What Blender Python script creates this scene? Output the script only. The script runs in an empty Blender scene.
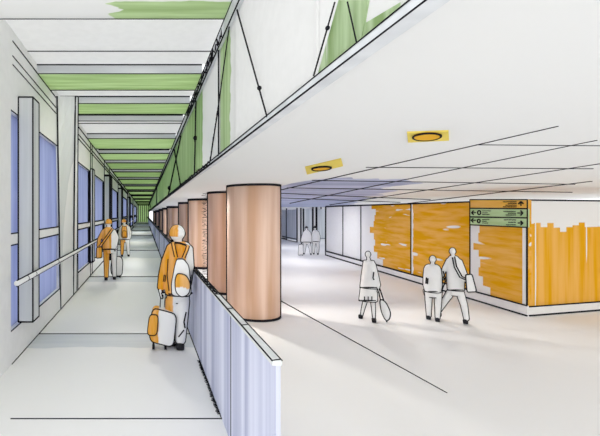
import bpy, math, random
from mathutils import Vector
random.seed(7)
C = bpy.context.scene.collection
sc = bpy.context.scene

# ------------------------------------------------------------------ camera, world, light, exposure
EYE = 2.55                       # eye height above the concourse floor (z = 0)
F, VX, VY = 400.0, 145.0, 214.0  # focal length in pixels and the vanishing point of the corridor
cam_d = bpy.data.cameras.new('camera'); cam = bpy.data.objects.new('camera', cam_d); C.objects.link(cam)
cam.location = (0, 0, EYE); cam.rotation_euler = (math.pi/2, 0, 0)
cam_d.sensor_width = 36; cam_d.lens = F/600*36
cam_d.shift_x = (300-VX)/600; cam_d.shift_y = (VY-218)/600
cam_d.clip_start = .05; cam_d.clip_end = 400
sc.camera = cam
W = bpy.data.worlds.new('sky'); sc.world = W; W.use_nodes = True
nt = W.node_tree; bg = nt.nodes['Background']          # overcast sky, brighter towards the zenith
_g = nt.nodes.new('ShaderNodeTexCoord'); _s = nt.nodes.new('ShaderNodeSeparateXYZ'); nt.links.new(_g.outputs['Generated'], _s.inputs[0])
_m = nt.nodes.new('ShaderNodeMath'); _m.operation = 'MULTIPLY_ADD'; _m.use_clamp = False
_c = nt.nodes.new('ShaderNodeMath'); _c.operation = 'MAXIMUM'; _c.inputs[1].default_value = 0; nt.links.new(_s.outputs[2], _c.inputs[0])
nt.links.new(_c.outputs[0], _m.inputs[0]); _m.inputs[1].default_value = .8; _m.inputs[2].default_value = 1.9
bg.inputs[0].default_value = (.975, .985, 1, 1); nt.links.new(_m.outputs[0], bg.inputs[1])
sun_d = bpy.data.lights.new('sun', 'SUN'); sun_d.energy = 1.15; sun_d.angle = math.radians(50); sun_d.color = (1, .99, .98)
sun = bpy.data.objects.new('sun', sun_d); C.objects.link(sun)
sun.rotation_euler = Vector((.6, 1, -.24)).to_track_quat('-Z', 'Y').to_euler()   # low sun behind the viewer
# added area lamps under the ceiling, without fittings, to brighten the deep concourse
def fill_lamp(x, y, power, size=.9, z=3.26):
    d = bpy.data.lights.new('fill_lamp', 'AREA'); d.shape = 'DISK'; d.size = size; d.energy = power; d.color = (1, .985, .96)
    o = bpy.data.objects.new('fill_lamp', d); C.objects.link(o); o.location = (x, y, z)
for x, y, p in ((1.75, 15.5, 150), (6.6, 15, 80), (8.6, 21, 95), (5.5, 24, 110), (11, 30, 95), (7, 34, 90), (14.5, 37, 70), (1.75, 27, 110), (1.75, 42, 200)):
    fill_lamp(x, y, p)
# added warm spots without fittings: some cast walker and column shadows, others only fill
def added_spot(x, y, z, power, tx, ty, tz, cone=75):
    d = bpy.data.lights.new('added_spot', 'SPOT'); d.energy = power; d.spot_size = math.radians(cone); d.spot_blend = .8; d.shadow_soft_size = .12; d.color = (1, .95, .88)
    o = bpy.data.objects.new('added_spot', d); C.objects.link(o); o.location = (x, y, z)
    o.rotation_euler = (Vector((tx, ty, tz))-Vector((x, y, z))).to_track_quat('-Z', 'Y').to_euler()
added_spot(1.5, 4.2, 3.1, 330, 2.7, 10.5, .7, 44)  # unseen fill on the column fronts
added_spot(6.1, 12.4, 3.2, 220, 5.6, 8.6, 0)
added_spot(8.2, 12.0, 3.2, 200, 7.3, 8.6, 0)
added_spot(1.2, 12.2, 3.2, 1000, 3.8, 8.6, 0)
added_spot(.1, 8.4, 4.6, 260, .4, 4.8, .63, 60)
added_spot(-.9, 14.5, 4.6, 260, -1.0, 10.5, .63, 60)
added_spot(.5, 5.4, 4.6, 210, -1.6, 9.0, 2.2, 85)  # unseen fill for the left wall
added_spot(.5, 9.2, 4.6, 170, -1.6, 13.0, 2.2, 85)
for y in (20, 29, 42, 60): added_spot(-.4, y, 4.7, 9*y+60, -.3, y-1.5, .63, 120)
added_spot(11.4, 29, 3.2, 300, 10.6, 24, 0)
sc.view_settings.view_transform = 'Standard'; sc.view_settings.look = 'None'
sc.view_settings.gamma = 1; sc.view_settings.use_curve_mapping = False
sc.view_settings.exposure = -0.58
sc.cycles.max_bounces = 14; sc.cycles.diffuse_bounces = 10; sc.cycles.transmission_bounces = 10
sc.cycles.transparent_max_bounces = 8
sc.cycles.use_denoising = True

# ------------------------------------------------------------------ materials
def lin(v):
    v /= 255
    return v/12.92 if v <= .04045 else ((v+.055)/1.055)**2.4
def col(r, g, b, k=1.2):
    return tuple(min(.9, lin(v)*k) for v in (r, g, b)) + (1,)
PAPER = col(223, 223, 222)
class NT:
    def __init__(s, m): s.t = m.node_tree; s.n = s.t.nodes
    def new(s, ty, **kw):
        n = s.n.new(ty)
        for k, v in kw.items(): setattr(n, k, v)
        return n
    def link(s, a, b): s.t.links.new(a, b)
    def math(s, op, a, b=None, clamp=False):
        n = s.new('ShaderNodeMath', operation=op); n.use_clamp = clamp
        for i, v in enumerate((a, b)):
            if v is None: continue
            if isinstance(v, (int, float)): n.inputs[i].default_value = v
            else: s.link(v, n.inputs[i])
        return n.outputs[0]
    def noise(s, vec, scale, detail=2.0):
        m = s.new('ShaderNodeMapping'); m.inputs['Scale'].default_value = scale; s.link(vec, m.inputs['Vector'])
        n = s.new('ShaderNodeTexNoise'); n.inputs['Scale'].default_value = 1; n.inputs['Detail'].default_value = detail
        s.link(m.outputs[0], n.inputs['Vector']); return n.outputs['Fac']
    def mix(s, f, a, b):
        n = s.new('ShaderNodeMix', data_type='RGBA')
        if isinstance(f, (int, float)): n.inputs[0].default_value = f
        else: s.link(f, n.inputs[0])
        for i, v in ((6, a), (7, b)):
            if isinstance(v, tuple): n.inputs[i].default_value = v
            else: s.link(v, n.inputs[i])
        return n.outputs[2]
AX = {'x': 0, 'y': 1, 'z': 2}
def marker(name, c, paper=PAPER, stroke='z', freq=6.0, along=.35, var=.13, slits=0.0, slit_freq=None, masks=(), rough=.8, spec=.2, trans=0.0):
    """a surface coloured with streaky felt-tip strokes running along one axis; masks leave bare paper beyond ragged edges.
    mask = (axis, sign, edge, amplitude, frequency, axis of the raggedness): coloured where sign*(edge-coord) > 0"""
    m = bpy.data.materials.new(name); m.use_nodes = True; t = NT(m)
    bs = t.n['Principled BSDF']; bs.inputs['Roughness'].default_value = rough
    bs.inputs['Specular IOR Level'].default_value = spec
    o = t.new('ShaderNodeTexCoord').outputs['Object']
    sep = t.new('ShaderNodeSeparateXYZ'); t.link(o, sep.inputs[0])
    sl = lambda f, a: tuple(a if i == AX[stroke] else f for i in range(3))
    na = t.noise(o, sl(freq, along), 3)
    na = t.math('MULTIPLY', t.math('SUBTRACT', na, .36), 3.6, True)
    dark = tuple(v*(1-var) for v in c[:3])+(1,)
    lite = tuple(min(.9, v+(p-v)*var*1.3) for v, p in zip(c[:3], paper[:3]))+(1,)
    cc = t.mix(na, dark, lite)
    fac = None
    for (ax, sg, edge, amp, fr, oax) in masks:
        src = o
        if fr < 0:               # separate felt-tip strokes: one length per stroke of width 1/|fr|, wobbling a little
            wob = t.math('MULTIPLY', t.math('SUBTRACT', t.noise(o, (1.2, 1.2, 1.2), 1), .5), .25/abs(fr))
            sn = t.math('FLOOR', t.math('MULTIPLY', t.math('ADD', sep.outputs[AX[oax]], wob), abs(fr)))
            cb = t.new('ShaderNodeCombineXYZ'); t.link(t.math('MULTIPLY', sn, 1.37), cb.inputs[AX[oax]]); src = cb.outputs[0]
            fr = 1
        sc_ = tuple(fr if i == AX[oax] else .001 for i in range(3))
        nz = t.noise(src, sc_, 2)
        co = sep.outputs[AX[ax]] if isinstance(ax, str) else t.math('ADD', t.math('MULTIPLY', sep.outputs[0], ax[0]), t.math('MULTIPLY', sep.outputs[1], ax[1]))
        d = t.math('SUBTRACT', edge, co)
        d = t.math('MULTIPLY', d, sg)
        d = t.math('ADD', d, t.math('MULTIPLY', t.math('SUBTRACT', nz, .5), amp*3))
        d = t.math('MULTIPLY', d, 60, True)
        fac = d if fac is None else t.math('MULTIPLY', fac, d)
    if slits:
        f2 = slit_freq or freq
        ns = t.noise(o, sl(f2*1.3, along*.8), 1)
        d = t.math('MULTIPLY', t.math('SUBTRACT', ns, .22+slits*.3), 40, True)
        fac = d if fac is None else t.math('MULTIPLY', fac, d)
    out = cc if fac is None else t.mix(fac, paper, cc)
    t.link(out, bs.inputs['Base Color'])
    if trans:
        tr = t.new('ShaderNodeBsdfTranslucent'); t.link(out, tr.inputs[0])
        mx = t.new('ShaderNodeMixShader'); mx.inputs[0].default_value = trans
        t.link(bs.outputs[0], mx.inputs[1]); t.link(tr.outputs[0], mx.inputs[2])
        t.link(mx.outputs[0], t.n['Material Output'].inputs[0])
    return m
def plain(name, c, rough=.85, spec=.15, grain=.03, trans=0.0):
    return marker(name, c, paper=c, freq=9, along=9, var=grain, rough=rough, spec=spec, trans=trans)
M = {}
M['paper'] = plain('white_paint', PAPER)
M['translucent_white'] = plain('translucent_white_fill', PAPER, trans=.55)  # translucency added to let sky light fill the space below
M['ink'] = plain('black_ink_edging', col(34, 34, 38), rough=.9, spec=.05)
M['grey'] = marker('pale_grey_marker_paint', col(208, 211, 214), stroke='x', freq=5)
M['grey_v'] = marker('pale_grey_vertical_paint', col(203, 206, 206), stroke='z', freq=7)
M['green'] = marker('green_beam_translucent', col(192, 212, 164), stroke='x', freq=7, along=.5, var=.2, trans=.65)  # made translucent so sky light brightens the beam undersides
M['green_far'] = marker('deep_green_beam_translucent', col(172, 195, 140), stroke='x', freq=3, along=.5, var=.2, trans=.65)
M['orange'] = marker('orange_cloth', col(230, 155, 32), stroke='z', freq=14, along=1.5, var=.12)
M['floor'] = None

# ------------------------------------------------------------------ mesh builder
def lw(Y, k=.55):                # half width of an inked seam at distance Y
    return max(.0035, 1.35*k*Y/F)
class MB:
    def __init__(s): s.v, s.f, s.m, s.sm = [], [], [], []; s.mats = []
    def mi(s, m):
        if m not in s.mats: s.mats.append(m)
        return s.mats.index(m)
    def add(s, vs, fs, m, smooth=False):
        o = len(s.v); k = s.mi(m)
        s.v += [tuple(v) for v in vs]
        for f in fs: s.f.append([o+i for i in f]); s.m.append(k); s.sm.append(smooth)
    def hexa(s, p, m):           # p: 4 bottom + 4 top corners
        s.add(p, [(3, 2, 1, 0), (4, 5, 6, 7), (0, 1, 5, 4), (1, 2, 6, 5), (2, 3, 7, 6), (3, 0, 4, 7)], m)
    def box(s, a, b, m):
        (x0, y0, z0), (x1, y1, z1) = a, b
        s.hexa([(x0,y0,z0),(x1,y0,z0),(x1,y1,z0),(x0,y1,z0),(x0,y0,z1),(x1,y0,z1),(x1,y1,z1),(x0,y1,z1)], m)
    def loft(s, rings, m, cap=True, smooth=True):
        n = len(rings[0]); vs = [p for r in rings for p in r]; fs = []
        for i in range(len(rings)-1):
            for j in range(n):
                k = (j+1) % n
                fs.append((i*n+j, i*n+k, (i+1)*n+k, (i+1)*n+j))
        if cap: fs += [tuple(range(n))[::-1], tuple((len(rings)-1)*n+j for j in range(n))]
        s.add(vs, fs, m, smooth)
    def tube(s, pts, r, m=None, n=6, closed=False):
        m = m or M['ink']
        pts = [Vector(p) for p in pts]
        if closed: pts = pts+[pts[0], pts[1]]
        rs = r if isinstance(r, (list, tuple)) else [r]*len(pts)
        if closed and isinstance(r, (list, tuple)): rs = list(r)+[r[0], r[1]]
        rings = []; up = None
        for i, p in enumerate(pts):
            d = (pts[min(i+1, len(pts)-1)]-pts[max(i-1, 0)])
            if d.length < 1e-9: d = Vector((0, 0, 1))
            d.normalize()
            if up is None:
                up = Vector((0, 0, 1)) if abs(d.z) < .9 else Vector((1, 0, 0))
            a = up - d*up.dot(d)
            if a.length < 1e-4: a = d.orthogonal()
            a.normalize(); b = d.cross(a); up = a
            rings.append([p+(a*math.cos(q)+b*math.sin(q))*rs[i] for q in [2*math.pi*j/n for j in range(n)]])
        s.loft(rings, m)
    def ink(s, pts, k=.55):      # inked seam through world points; width follows the distance of each end
        pts = [Vector(p) for p in pts]; run = [pts[0]]
        for i in range(1, len(pts)):
            run.append(pts[i])
            last = i == len(pts)-1
            if last or (pts[i]-pts[i-1]).angle(pts[i+1]-pts[i], 0) > .4:
                s.tube(run, [lw(max(1.5, p.y), k) for p in run], M['ink']); run = [pts[i]]
    def ellipsoid(s, c, r, m, n=16, k=10):
        rings = []
        for i in range(1, k):
            a = math.pi*i/k
            rings.append([(c[0]+r[0]*math.sin(a)*math.cos(q), c[1]+r[1]*math.sin(a)*math.sin(q), c[2]-r[2]*math.cos(a)) for q in [2*math.pi*j/n for j in range(n)]])
        s.loft(rings, m)
    def build(s, name, parent=None, loc=(0, 0, 0)):
        me = bpy.data.meshes.new(name)
        L = Vector(loc)
        me.from_pydata([tuple(Vector(v)-L) for v in s.v], [], s.f)
        for m in s.mats: me.materials.append(m)
        me.polygons.foreach_set('material_index', s.m); me.polygons.foreach_set('use_smooth', s.sm)
        me.update()
        o = bpy.data.objects.new(name, me); C.objects.link(o); o.location = loc
        if parent: o.parent = parent
        return o
def tag(o, label, cat, group=None):
    o['label'] = label; o['category'] = cat; o['kind'] = 'thing'
    if group: o['group'] = group
    return o
def thing(name, label, cat, loc=(0, 0, 0), group=None):
    o = bpy.data.objects.new(name, None); C.objects.link(o); o.location = loc; o.empty_display_size = .1
    return tag(o, label, cat, group)
def struct(o): o['kind'] = 'structure'; return o
ORD = 'first second third fourth fifth sixth seventh eighth ninth tenth eleventh twelfth thirteenth fourteenth fifteenth sixteenth'.split()
# points of the place seen along the sketch's rays, on known planes
def at_depth(px, py, Y): return Vector(((px-VX)*Y/F, Y, EYE+(VY-py)*Y/F))
def on_h(px, py, h):             # on the level h (relative to the eye)
    Y = h*F/(VY-py); return Vector(((px-VX)*Y/F, Y, EYE+h))
def on_x(px, py, x):
    Y = x*F/(px-VX); return Vector((x, Y, EYE+(VY-py)*Y/F))
def scribble(mb, a, b, amp, step, r, ax=(1, 0, 0), wig=.5):
    a, b, ax = Vector(a), Vector(b), Vector(ax); d = b-a; n = max(4, int(d.length/step)); pts = []
    bx = d.normalized().cross(ax)
    for i in range(n+1):
        t = i/n
        pts.append(a+d*min(1, max(0, t+random.uniform(-wig, wig)*1.6/n))+ax*amp*random.uniform(.35, 1)*(1 if i % 2 else -1)+bx*amp*.15*random.uniform(-1, 1))
    mb.tube(pts, r, M['ink'], n=4)

# ------------------------------------------------------------------ levels
RZ = EYE-1.92                    # walkway floor
XL, XP, XT = -1.70, .72, .956    # left wall, parapet face, truss plane
HC, HD, HS = 2.22, 2.36, .724    # beam undersides, roof deck and concourse ceiling, above the eye
END = 99.0
E = EYE

# ------------------------------------------------------------------ floors
def floor_mat(name, shade_bands):
    m = bpy.data.materials.new(name); m.use_nodes = True; t = NT(m)
    bs = t.n['Principled BSDF']; bs.inputs['Roughness'].default_value = .55; bs.inputs['Specular IOR Level'].default_value = .25
    o = t.new('ShaderNodeTexCoord').outputs['Object']; sep = t.new('ShaderNodeSeparateXYZ'); t.link(o, sep.inputs[0])
    g = t.noise(o, (3, 3, 3), 4)
    c = t.mix(g, tuple(v*.985 for v in PAPER[:3])+(1,), PAPER)
    for (y0, y1, amp) in shade_bands:  # grey shading in front of the floor joints, put into the colour
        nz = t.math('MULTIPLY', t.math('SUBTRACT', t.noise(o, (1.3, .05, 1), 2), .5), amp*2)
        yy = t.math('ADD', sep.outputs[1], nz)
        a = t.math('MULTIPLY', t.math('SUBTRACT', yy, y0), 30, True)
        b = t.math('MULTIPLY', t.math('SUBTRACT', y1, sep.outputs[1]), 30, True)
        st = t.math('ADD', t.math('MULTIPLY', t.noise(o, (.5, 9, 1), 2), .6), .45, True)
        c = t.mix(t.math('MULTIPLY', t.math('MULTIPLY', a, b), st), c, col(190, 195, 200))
    t.link(c, bs.inputs['Base Color'])
    return m
b = MB()
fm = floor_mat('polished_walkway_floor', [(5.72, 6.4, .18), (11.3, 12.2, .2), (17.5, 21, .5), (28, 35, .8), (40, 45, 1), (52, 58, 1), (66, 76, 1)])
b.box((-1.95, 1.0, RZ-.2), (XP, END, RZ), fm)
b.ink([(-1.26, 3.75, RZ), (XP, 3.75, RZ)], .6)
for Y, x0, x1 in ((6.4, XL, XP), (12.2, XL, XP), (21, XL, XP), (35, XL, XP), (45, XL, XP), (58, XL, XP), (76, XL, XP)):
    b.ink([(x0, Y, RZ), (x1, Y, RZ)], .5)
b.ink([(XL, 5.1, RZ), (XL, 8, RZ), (XL, 14, RZ), (XL, 30, RZ), (XL, 60, RZ)], .5)
struct(b.build('floor'))
b = MB()
b.box((XP, -1.5, -.2), (21, 103, 0), floor_mat('polished_concourse_floor', []))
b.ink([at_depth(447, 393, F*E/(393-VY)), at_depth(279, 300, F*E/(300-VY))], .55)
struct(b.build('floor'))

# ------------------------------------------------------------------ roof over the walkway and concourse ceiling
b = MB()
beams = [(3.55, 4.55, 'near'), (6.3, 7.16, 'green'), (8.0, 8.88, 'green'), (9.5, 9.78, 'white'), (11.7, 13.6, 'green'), (14.6, 16.4, 'green'),
         (17.3, 19.7, 'far'), (21, 24, 'far'), (25.5, 29.5, 'far'), (31.5, 36, 'far'), (39, 45, 'far'), (48.5, 56, 'far'), (60, 69, 'far'), (74, 84, 'far'), (88, 97, 'far')]
yy = [1.6]+[y for q in beams for y in q[:2]]+[END]
for y0, y1 in zip(yy[::2], yy[1::2]): b.box((-1.95, y0, E+HD), (XT+.06, y1, E+HD+.04), M['translucent_white'])   # open so sky light reaches the translucent beams
p = on_h(20, 51, HD); b.ink([(XL, p.y, E+HD), (XT, p.y, E+HD)], .55)
b.ink([(XL, 5.13, E+HC), (XL, 12, E+HC), (XL, 30, E+HC), (XL, END, E+HC)], .5)
struct(b.build('ceiling'))
lav = marker('translucent_ceiling_with_lavender_far_end', col(180, 186, 212), stroke='x', freq=2.2, along=.2, var=.25,
             masks=[('y', -1, 8.2, 1.0, .9, 'x'), ((1, -.45), 1, 2.0, .9, .5, 'y'), ('x', -1, 3.5, .1, .5, 'y')], trans=.30)  # ceiling made translucent so it passes sky light down as fill
b = MB()
b.box((XT+.02, .5, E+HS), (21, 103, E+HS+.04), lav)
H = lambda x, y: on_h(x, y, HS)
def cline(a, c, k=.5):
    a, c = H(*a), H(*c); b.ink([a.lerp(c, t) for t in (0, .15, .4, .7, 1)], k)
cline((558, 126), (279, 190), .6)
for a, c in (((597, 140), (290, 203)), ((600, 163.5), (330, 204.5)), ((592, 181), (400, 204)),
             ((476, 144.5), (600, 145.5)), ((366, 167), (593, 168.5)), ((312, 180), (575, 184)), ((287, 187.5), (572, 192)),
             ((280, 193), (430, 199.3)), ((280, 197.5), (400, 202))): cline(a, c, .52)
struct(b.build('ceiling'))

# ------------------------------------------------------------------ ceiling beams, fascia facing the entrance, green underside
near_green = marker('half_coloured_green_beam_translucent', col(192, 212, 164), stroke='x', freq=7, along=.5, var=.2, trans=.5,
                    masks=[('x', -1, -.35, .22, 7, 'y'), ('y', -1, .62, .03, 3, 'x')])
for i, (y0, y1, kind) in enumerate(beams):
    um = {'near': near_green, 'green': M['green'], 'white': M['translucent_white'], 'far': M['green_far']}[kind]
    L = thing('ceiling_beam', {'near': 'white ceiling beam with a green patch, nearest the viewer at the top edge',
              'white': 'narrow white ceiling beam between the broad green ones'}.get(kind, 'broad green ceiling beam over the walkway, %s green one from the front' % ORD[i-1-(1 if i > 3 else 0)]),
              'ceiling beam', (0, y0, E+HC), 'beams under the walkway roof')
    b = MB(); b.box((XL, y0+.02, E+HC), (XT-.055, y1, E+HC+.01), um)
    for y in ((y0+.02, y1) if i else (y1,)): b.ink([(XL, y, E+HC), (XT-.055, y, E+HC)], .5)
    b.build('underside', L, (0, y0, E+HC)).location = (0, 0, 0)
    b = MB(); b.box((XL, y0, E+HC), (XT-.055, y0+.02, E+HD), M['grey'])
    b.ink([(XL, y0-.005, E+HD-.01), (XT-.055, y0-.005, E+HD-.01)], .45)
    o = b.build('fascia', L, (0, y0, E+HC)); o.location = (0, 0, 0); o['label'] = 'pale grey front face'

# ------------------------------------------------------------------ left wall with its windows
b = MB()
z0, zs, zh, zt = RZ, E-1.49, E+1.32, E+HD
b.box((-1.95, 2.2, z0), (XL, 5.07, zt), M['paper'])
b.box((-1.95, 5.07, z0), (XL, END, zs), M['paper'])
b.box((-1.95, 5.07, zh), (XL, END, zt), M['paper'])
wins = [(5.07, 8.0), (10.1, 12.4), (12.8, 16.6), (19, 25), (28, 38), (42, 55), (60, 78)]
prev = 5.07
for (y0, y1) in wins+[(END, END)]:
    if y0 > prev: b.box((-1.95, prev, zs), (XL, y0, zh), M['paper'])
    prev = y1
for z in (2.03, 1.92): b.ink([(XL, 5.13, E+z), (XL, 8.0, E+z), (XL, 16, E+z), (XL, 40, E+z)], .45)
for y in (10.1, 12.4, 12.8, 16.6, 19, 25, 28, 38, 42, 55): b.ink([(XL, y, z0+.02), (XL, y, zt-.15)], .5)
struct(b.build('wall_left'))
glass = bpy.data.materials.new('blue_tinted_glass'); glass.use_nodes = True; t = NT(glass)
o = t.new('ShaderNodeTexCoord').outputs['Object']
cc = t.mix(t.math('MULTIPLY', t.math('SUBTRACT', t.noise(o, (1, 6, .4), 2), .35), 3, True), col(166, 173, 200), col(184, 190, 212))
df = t.new('ShaderNodeBsdfDiffuse'); t.link(cc, df.inputs[0])
tl = t.new('ShaderNodeBsdfTranslucent'); t.link(cc, tl.inputs[0])
gl = t.new('ShaderNodeBsdfGlossy'); gl.inputs['Roughness'].default_value = .15
m1 = t.new('ShaderNodeMixShader'); m1.inputs[0].default_value = .75; t.link(df.outputs[0], m1.inputs[1]); t.link(tl.outputs[0], m1.inputs[2])
m2 = t.new('ShaderNodeMixShader'); m2.inputs[0].default_value = .05; t.link(m1.outputs[0], m2.inputs[1]); t.link(gl.outputs[0], m2.inputs[2])
t.link(m2.outputs[0], t.n['Material Output'].inputs[0])
for i, (y0, y1) in enumerate(wins):
    win = bpy.data.objects.new('window_%d' % (i+1), None); C.objects.link(win); win.location = (-1.8, y0, zs); struct(win)
    org = (-1.8, y0, zs)
    b = MB(); b.box((-1.79, y0, zs), (-1.77, y1, zh), glass)
    b.build('pane', win, org).location = (0, 0, 0)
    b = MB(); b.box((-1.77, y0, E-.40), (XL, y1, E-.25), M['paper'])
    for z in (-.40, -.25): b.ink([(XL, y0, E+z), (XL, (y0+y1)/2, E+z), (XL, y1, E+z)], .5)
    b.build('transom', win, org).location = (0, 0, 0)
    b = MB()
    for z in (zs, zh): b.ink([(XL, y0, z), (XL, (y0+y1)/2, z), (XL, y1, z)], .45)
    if i: b.ink([(XL, y0, zs), (XL, y0, zh)], .45)
    b.ink([(XL, y1, zs), (XL, y1, zh)], .45)
    b.build('frame', win, org).location = (0, 0, 0)

def post(y0, dy, x0, x1, zb, zt_, label, k=.5):
    L = tag(None or MBpost(y0, dy, x0, x1, zb, zt_, k), label, 'post', 'posts along the window wall')
    return L
def MBpost(y0, dy, x0, x1, zb, zt_, k):
    b = MB(); b.box((x0, y0, zb), (x1, y0+dy, zt_), M['grey_v'])
    b.ink([(x0, y0, zb), (x0, y0, zt_), (x1, y0, zt_), (x1, y0, zb), (x0, y0, zb)], k)
    b.ink([(x1, y0, zt_), (x1, y0+dy, zt_), (x1, y0+dy, zb), (x1, y0, zb)], k)
    return b.build('window_post', None, ((x0+x1)/2, y0, zb))
post(5.35, .30, -1.695, -1.50, E-1.444, E+1.564, 'pale grey square window post nearest the viewer at far left', .6)
post(12.4, .4, -1.80, -1.62, zs, E+1.4, 'slim grey window post just past the flared white pier')
post(16.6, .6, -1.74, -1.45, RZ, E+1.6, 'grey window post behind the walker in the yellow coat', .8)
post(25, .8, -1.74, -1.45, RZ, E+1.6, 'distant grey window post, nearer of the two past the second walker')
post(38, 1.2, -1.74, -1.45, RZ, E+1.6, 'most distant grey window post of the left wall')
# the flared pier that carries the roof
b = MB()
fr = [Vector((XL, 8.05, RZ)), Vector((XL, 9.95, RZ)), Vector((-1.27, 7.62, E+HC+.02)), Vector((-1.67, 7.6, E+HC+.02))]
N = 10; vs, fs = [], []
for i in range(N+1):
    u = i/N; a, c = fr[0].lerp(fr[3], u), fr[1].lerp(fr[2], u)
    for w in (0, .33, .66, 1): vs.append(a.lerp(c, w))
    vs += [Vector((-1.72, 9.95, a.z)), Vector((-1.72, min(8.05, a.y), a.z))]
n = 6
for i in range(N):
    for j in range(n): fs.append((i*n+j, i*n+(j+1) % n, (i+1)*n+(j+1) % n, (i+1)*n+j))
fs += [tuple(range(n))[::-1], tuple(N*n+j for j in range(n))]
pier_m = marker('white_pier_with_grey_stroke', col(205, 208, 207), stroke='z', freq=3, along=.3, var=.08, masks=[('y', 1, .1, .05, 1, 'z')])
b.add(vs, fs, pier_m)
b.ink([fr[0], fr[0].lerp(fr[3], .5), fr[3]], .6); b.ink([fr[1], fr[1].lerp(fr[2], .5), fr[2]], .5); b.ink([fr[3].lerp(fr[2], .86), fr[2]], .5)
b.ink([fr[0].lerp(fr[1], .75), fr[3].lerp(fr[2], .86)], .55)
tag(b.build('pier', None, (XL, 8.05, RZ)), 'tall white flared pier between the first two blue windows', 'pier')

# handrail along the window wall
hr = thing('handrail', 'long white handrail along the blue windows on the left', 'handrail', (-1.45, 4.5, E-.8))
org = (-1.45, 4.5, E-.8)
b = MB(); ys = [4.52, 6, 8, 11, 15, 22, 32, 48, 70]
b.tube([(-1.45, y, E-.785) for y in ys], .032, M['paper'], n=12)
for dz in (.034, -.034): b.ink([(-1.45+.004, y, E-.785+dz) for y in ys[:7]], .55)
for y in (4.9, 5.25, 6.6): 
    b.tube([(-1.45+.034*math.cos(q), y, E-.785+.034*math.sin(q)) for q in [k*math.pi/6 for k in range(12)]], .004, closed=True)
b.build('rail', hr, org).location = (0, 0, 0)
for y in (6.9, 9.0, 11.2, 14.6, 18, 23, 30, 40, 54):
    b = MB(); b.tube([(-1.45, y, E-.81), (-1.5, y, E-.88), (-1.62, y, E-.89), (XL, y, E-.89)], .014, M['paper'], n=8)
    b.build('bracket', hr, org).location = (0, 0, 0)

# ------------------------------------------------------------------ end wall of the walkway
b = MB(); b.box((-1.95, END, RZ), (XT+.1, END+.2, E+HD), marker('green_end_wall', col(190, 211, 168), stroke='z', freq=2, var=.12, trans=.65))
for k in range(6): x = XL+.1+k*.5; b.ink([(x, END-.02, RZ), (x, END-.02, E+HC)], .22)
struct(b.build('wall_end'))

# ------------------------------------------------------------------ parapet between walkway and concourse
par = marker('lavender_stroked_parapet', col(186, 191, 220), stroke='z', freq=6, along=.12, var=.3, paper=PAPER)
b = MB(); zp = E-.835
b.box((XP, 2.2, 0), (XP+.025, END, zp), par)
b.ink([(XP, y, RZ) for y in (3.74, 5, 8, 14, 30, 60)], .6)
b.ink([(XP, 3.35, RZ), (XP, 3.35, zp)], .45)
for y in (8.6, 11.5, 15, 20, 28): b.ink([(XP, y, RZ), (XP, y, zp)], .35)
scribble(b, (XP-.02, 3.8, RZ+.02), (XP-.02, 5.2, RZ+.02), .025, .012, .0035)
struct(b.build('wall_parapet'))
pr = thing('handrail', 'slim grey handrail capping the lavender parapet beside the columns', 'handrail', (XP+.04, 2.2, zp))
org = (XP+.04, 2.2, zp)
b = MB(); ys = [2.2, 3, 4.5, 7, 11, 18, 30, 60, END]
b.box((XP-.02, 2.2, zp), (XP+.035, END, zp+.028), M['grey_v'])
for x in (XP-.02, XP+.035): b.ink([(x, y, zp+.028) for y in ys], .6 if x < XP else .5)
for y in (2.2, 2.9, 3.4): b.ink([(XP-.02, y, zp+.03), (XP+.035, y+.02, zp+.03)], .4)
scribble(b, (XP+.007, 4.0, zp+.032), (XP+.007, 7.5, zp+.032), .035, .03, .005)
b.build('rail', pr, org).location = (0, 0, 0)

# ------------------------------------------------------------------ truss over the parapet
tr = thing('roof_truss', 'long braced truss with green glazing above the column row', 'truss', (XT, 1, E+HS))
org = (XT, 1, E+HS)
def tpart(b, name): o = b.build(name, tr, org); o.location = (0, 0, 0); return o
X = lambda px, py: on_x(px, py, XT)
ys = [1.0, 1.5, 2, 3, 5, 8, 14, 25, 45, END]
b = MB(); b.box((XT-.03, 1.0, E+HS-.02), (XT+.05, END, E+HS+.022), M['grey'])
b.ink([(XT-.032, y, E+HS-.02) for y in ys], .75); b.ink([(XT-.032, y, E+HS+.024) for y in ys], .5)
scribble(b, X(212, 162)-Vector((.035, 0, 0)), X(180, 187)-Vector((.035, 0, 0)), .035, .08, .008, (0, 0, 1))
tpart(b, 'bottom_chord')
b = MB(); b.box((XT-.05, 3.2, E+HC-.16), (XT+.05, END, E+HC), M['grey'])
for z in (HC, HC-.16): b.ink([(XT-.05, y, E+z) for y in (3.2, 4, 5, 8, 14, 30, END)], .55)
scribble(b, (XT-.055, 4.7, E+HC-.09), (XT-.055, 8.6, E+HC-.09), .07, .05, .009, (0, 0, 1))
tpart(b, 'top_chord')
def member(name, a, c, r=.02, dot=None, scrib=False, k=.5):
    A, B = X(*a), X(*c); off = Vector((-.03, 0, 0)); b = MB()
    b.ink([A+off, A.lerp(B, .5)+off, B+off], k)
    if dot:
        D = X(*dot)+off; rr = 2.3*D.y/F; b.ellipsoid(D, (rr, rr, rr), M['ink'], 10, 8)
    if scrib: scribble(b, A+off*1.2, B+off*1.2, 1.6*A.y/F, 3*A.y/F, .7*A.y/F*.6, (0, 1, 0))
    tpart(b, name)
member('brace_rod', (341, 2), (319, 76), dot=(333.5, 28), k=.6)
member('brace_rod', (354, 2), (363.5, 43), k=.6)
member('brace_rod', (240, 10), (271, 117), dot=(263, 88), k=.6)
member('post', (221, 40), (221, 156), k=.6)
member('brace_rod', (232, 26), (221, 105), k=.5)
member('brace_rod', (221, 105), (212, 163), scrib=True, k=.5)
member('post', (198, 84), (196, 175), dot=(197, 138), scrib=True)
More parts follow.
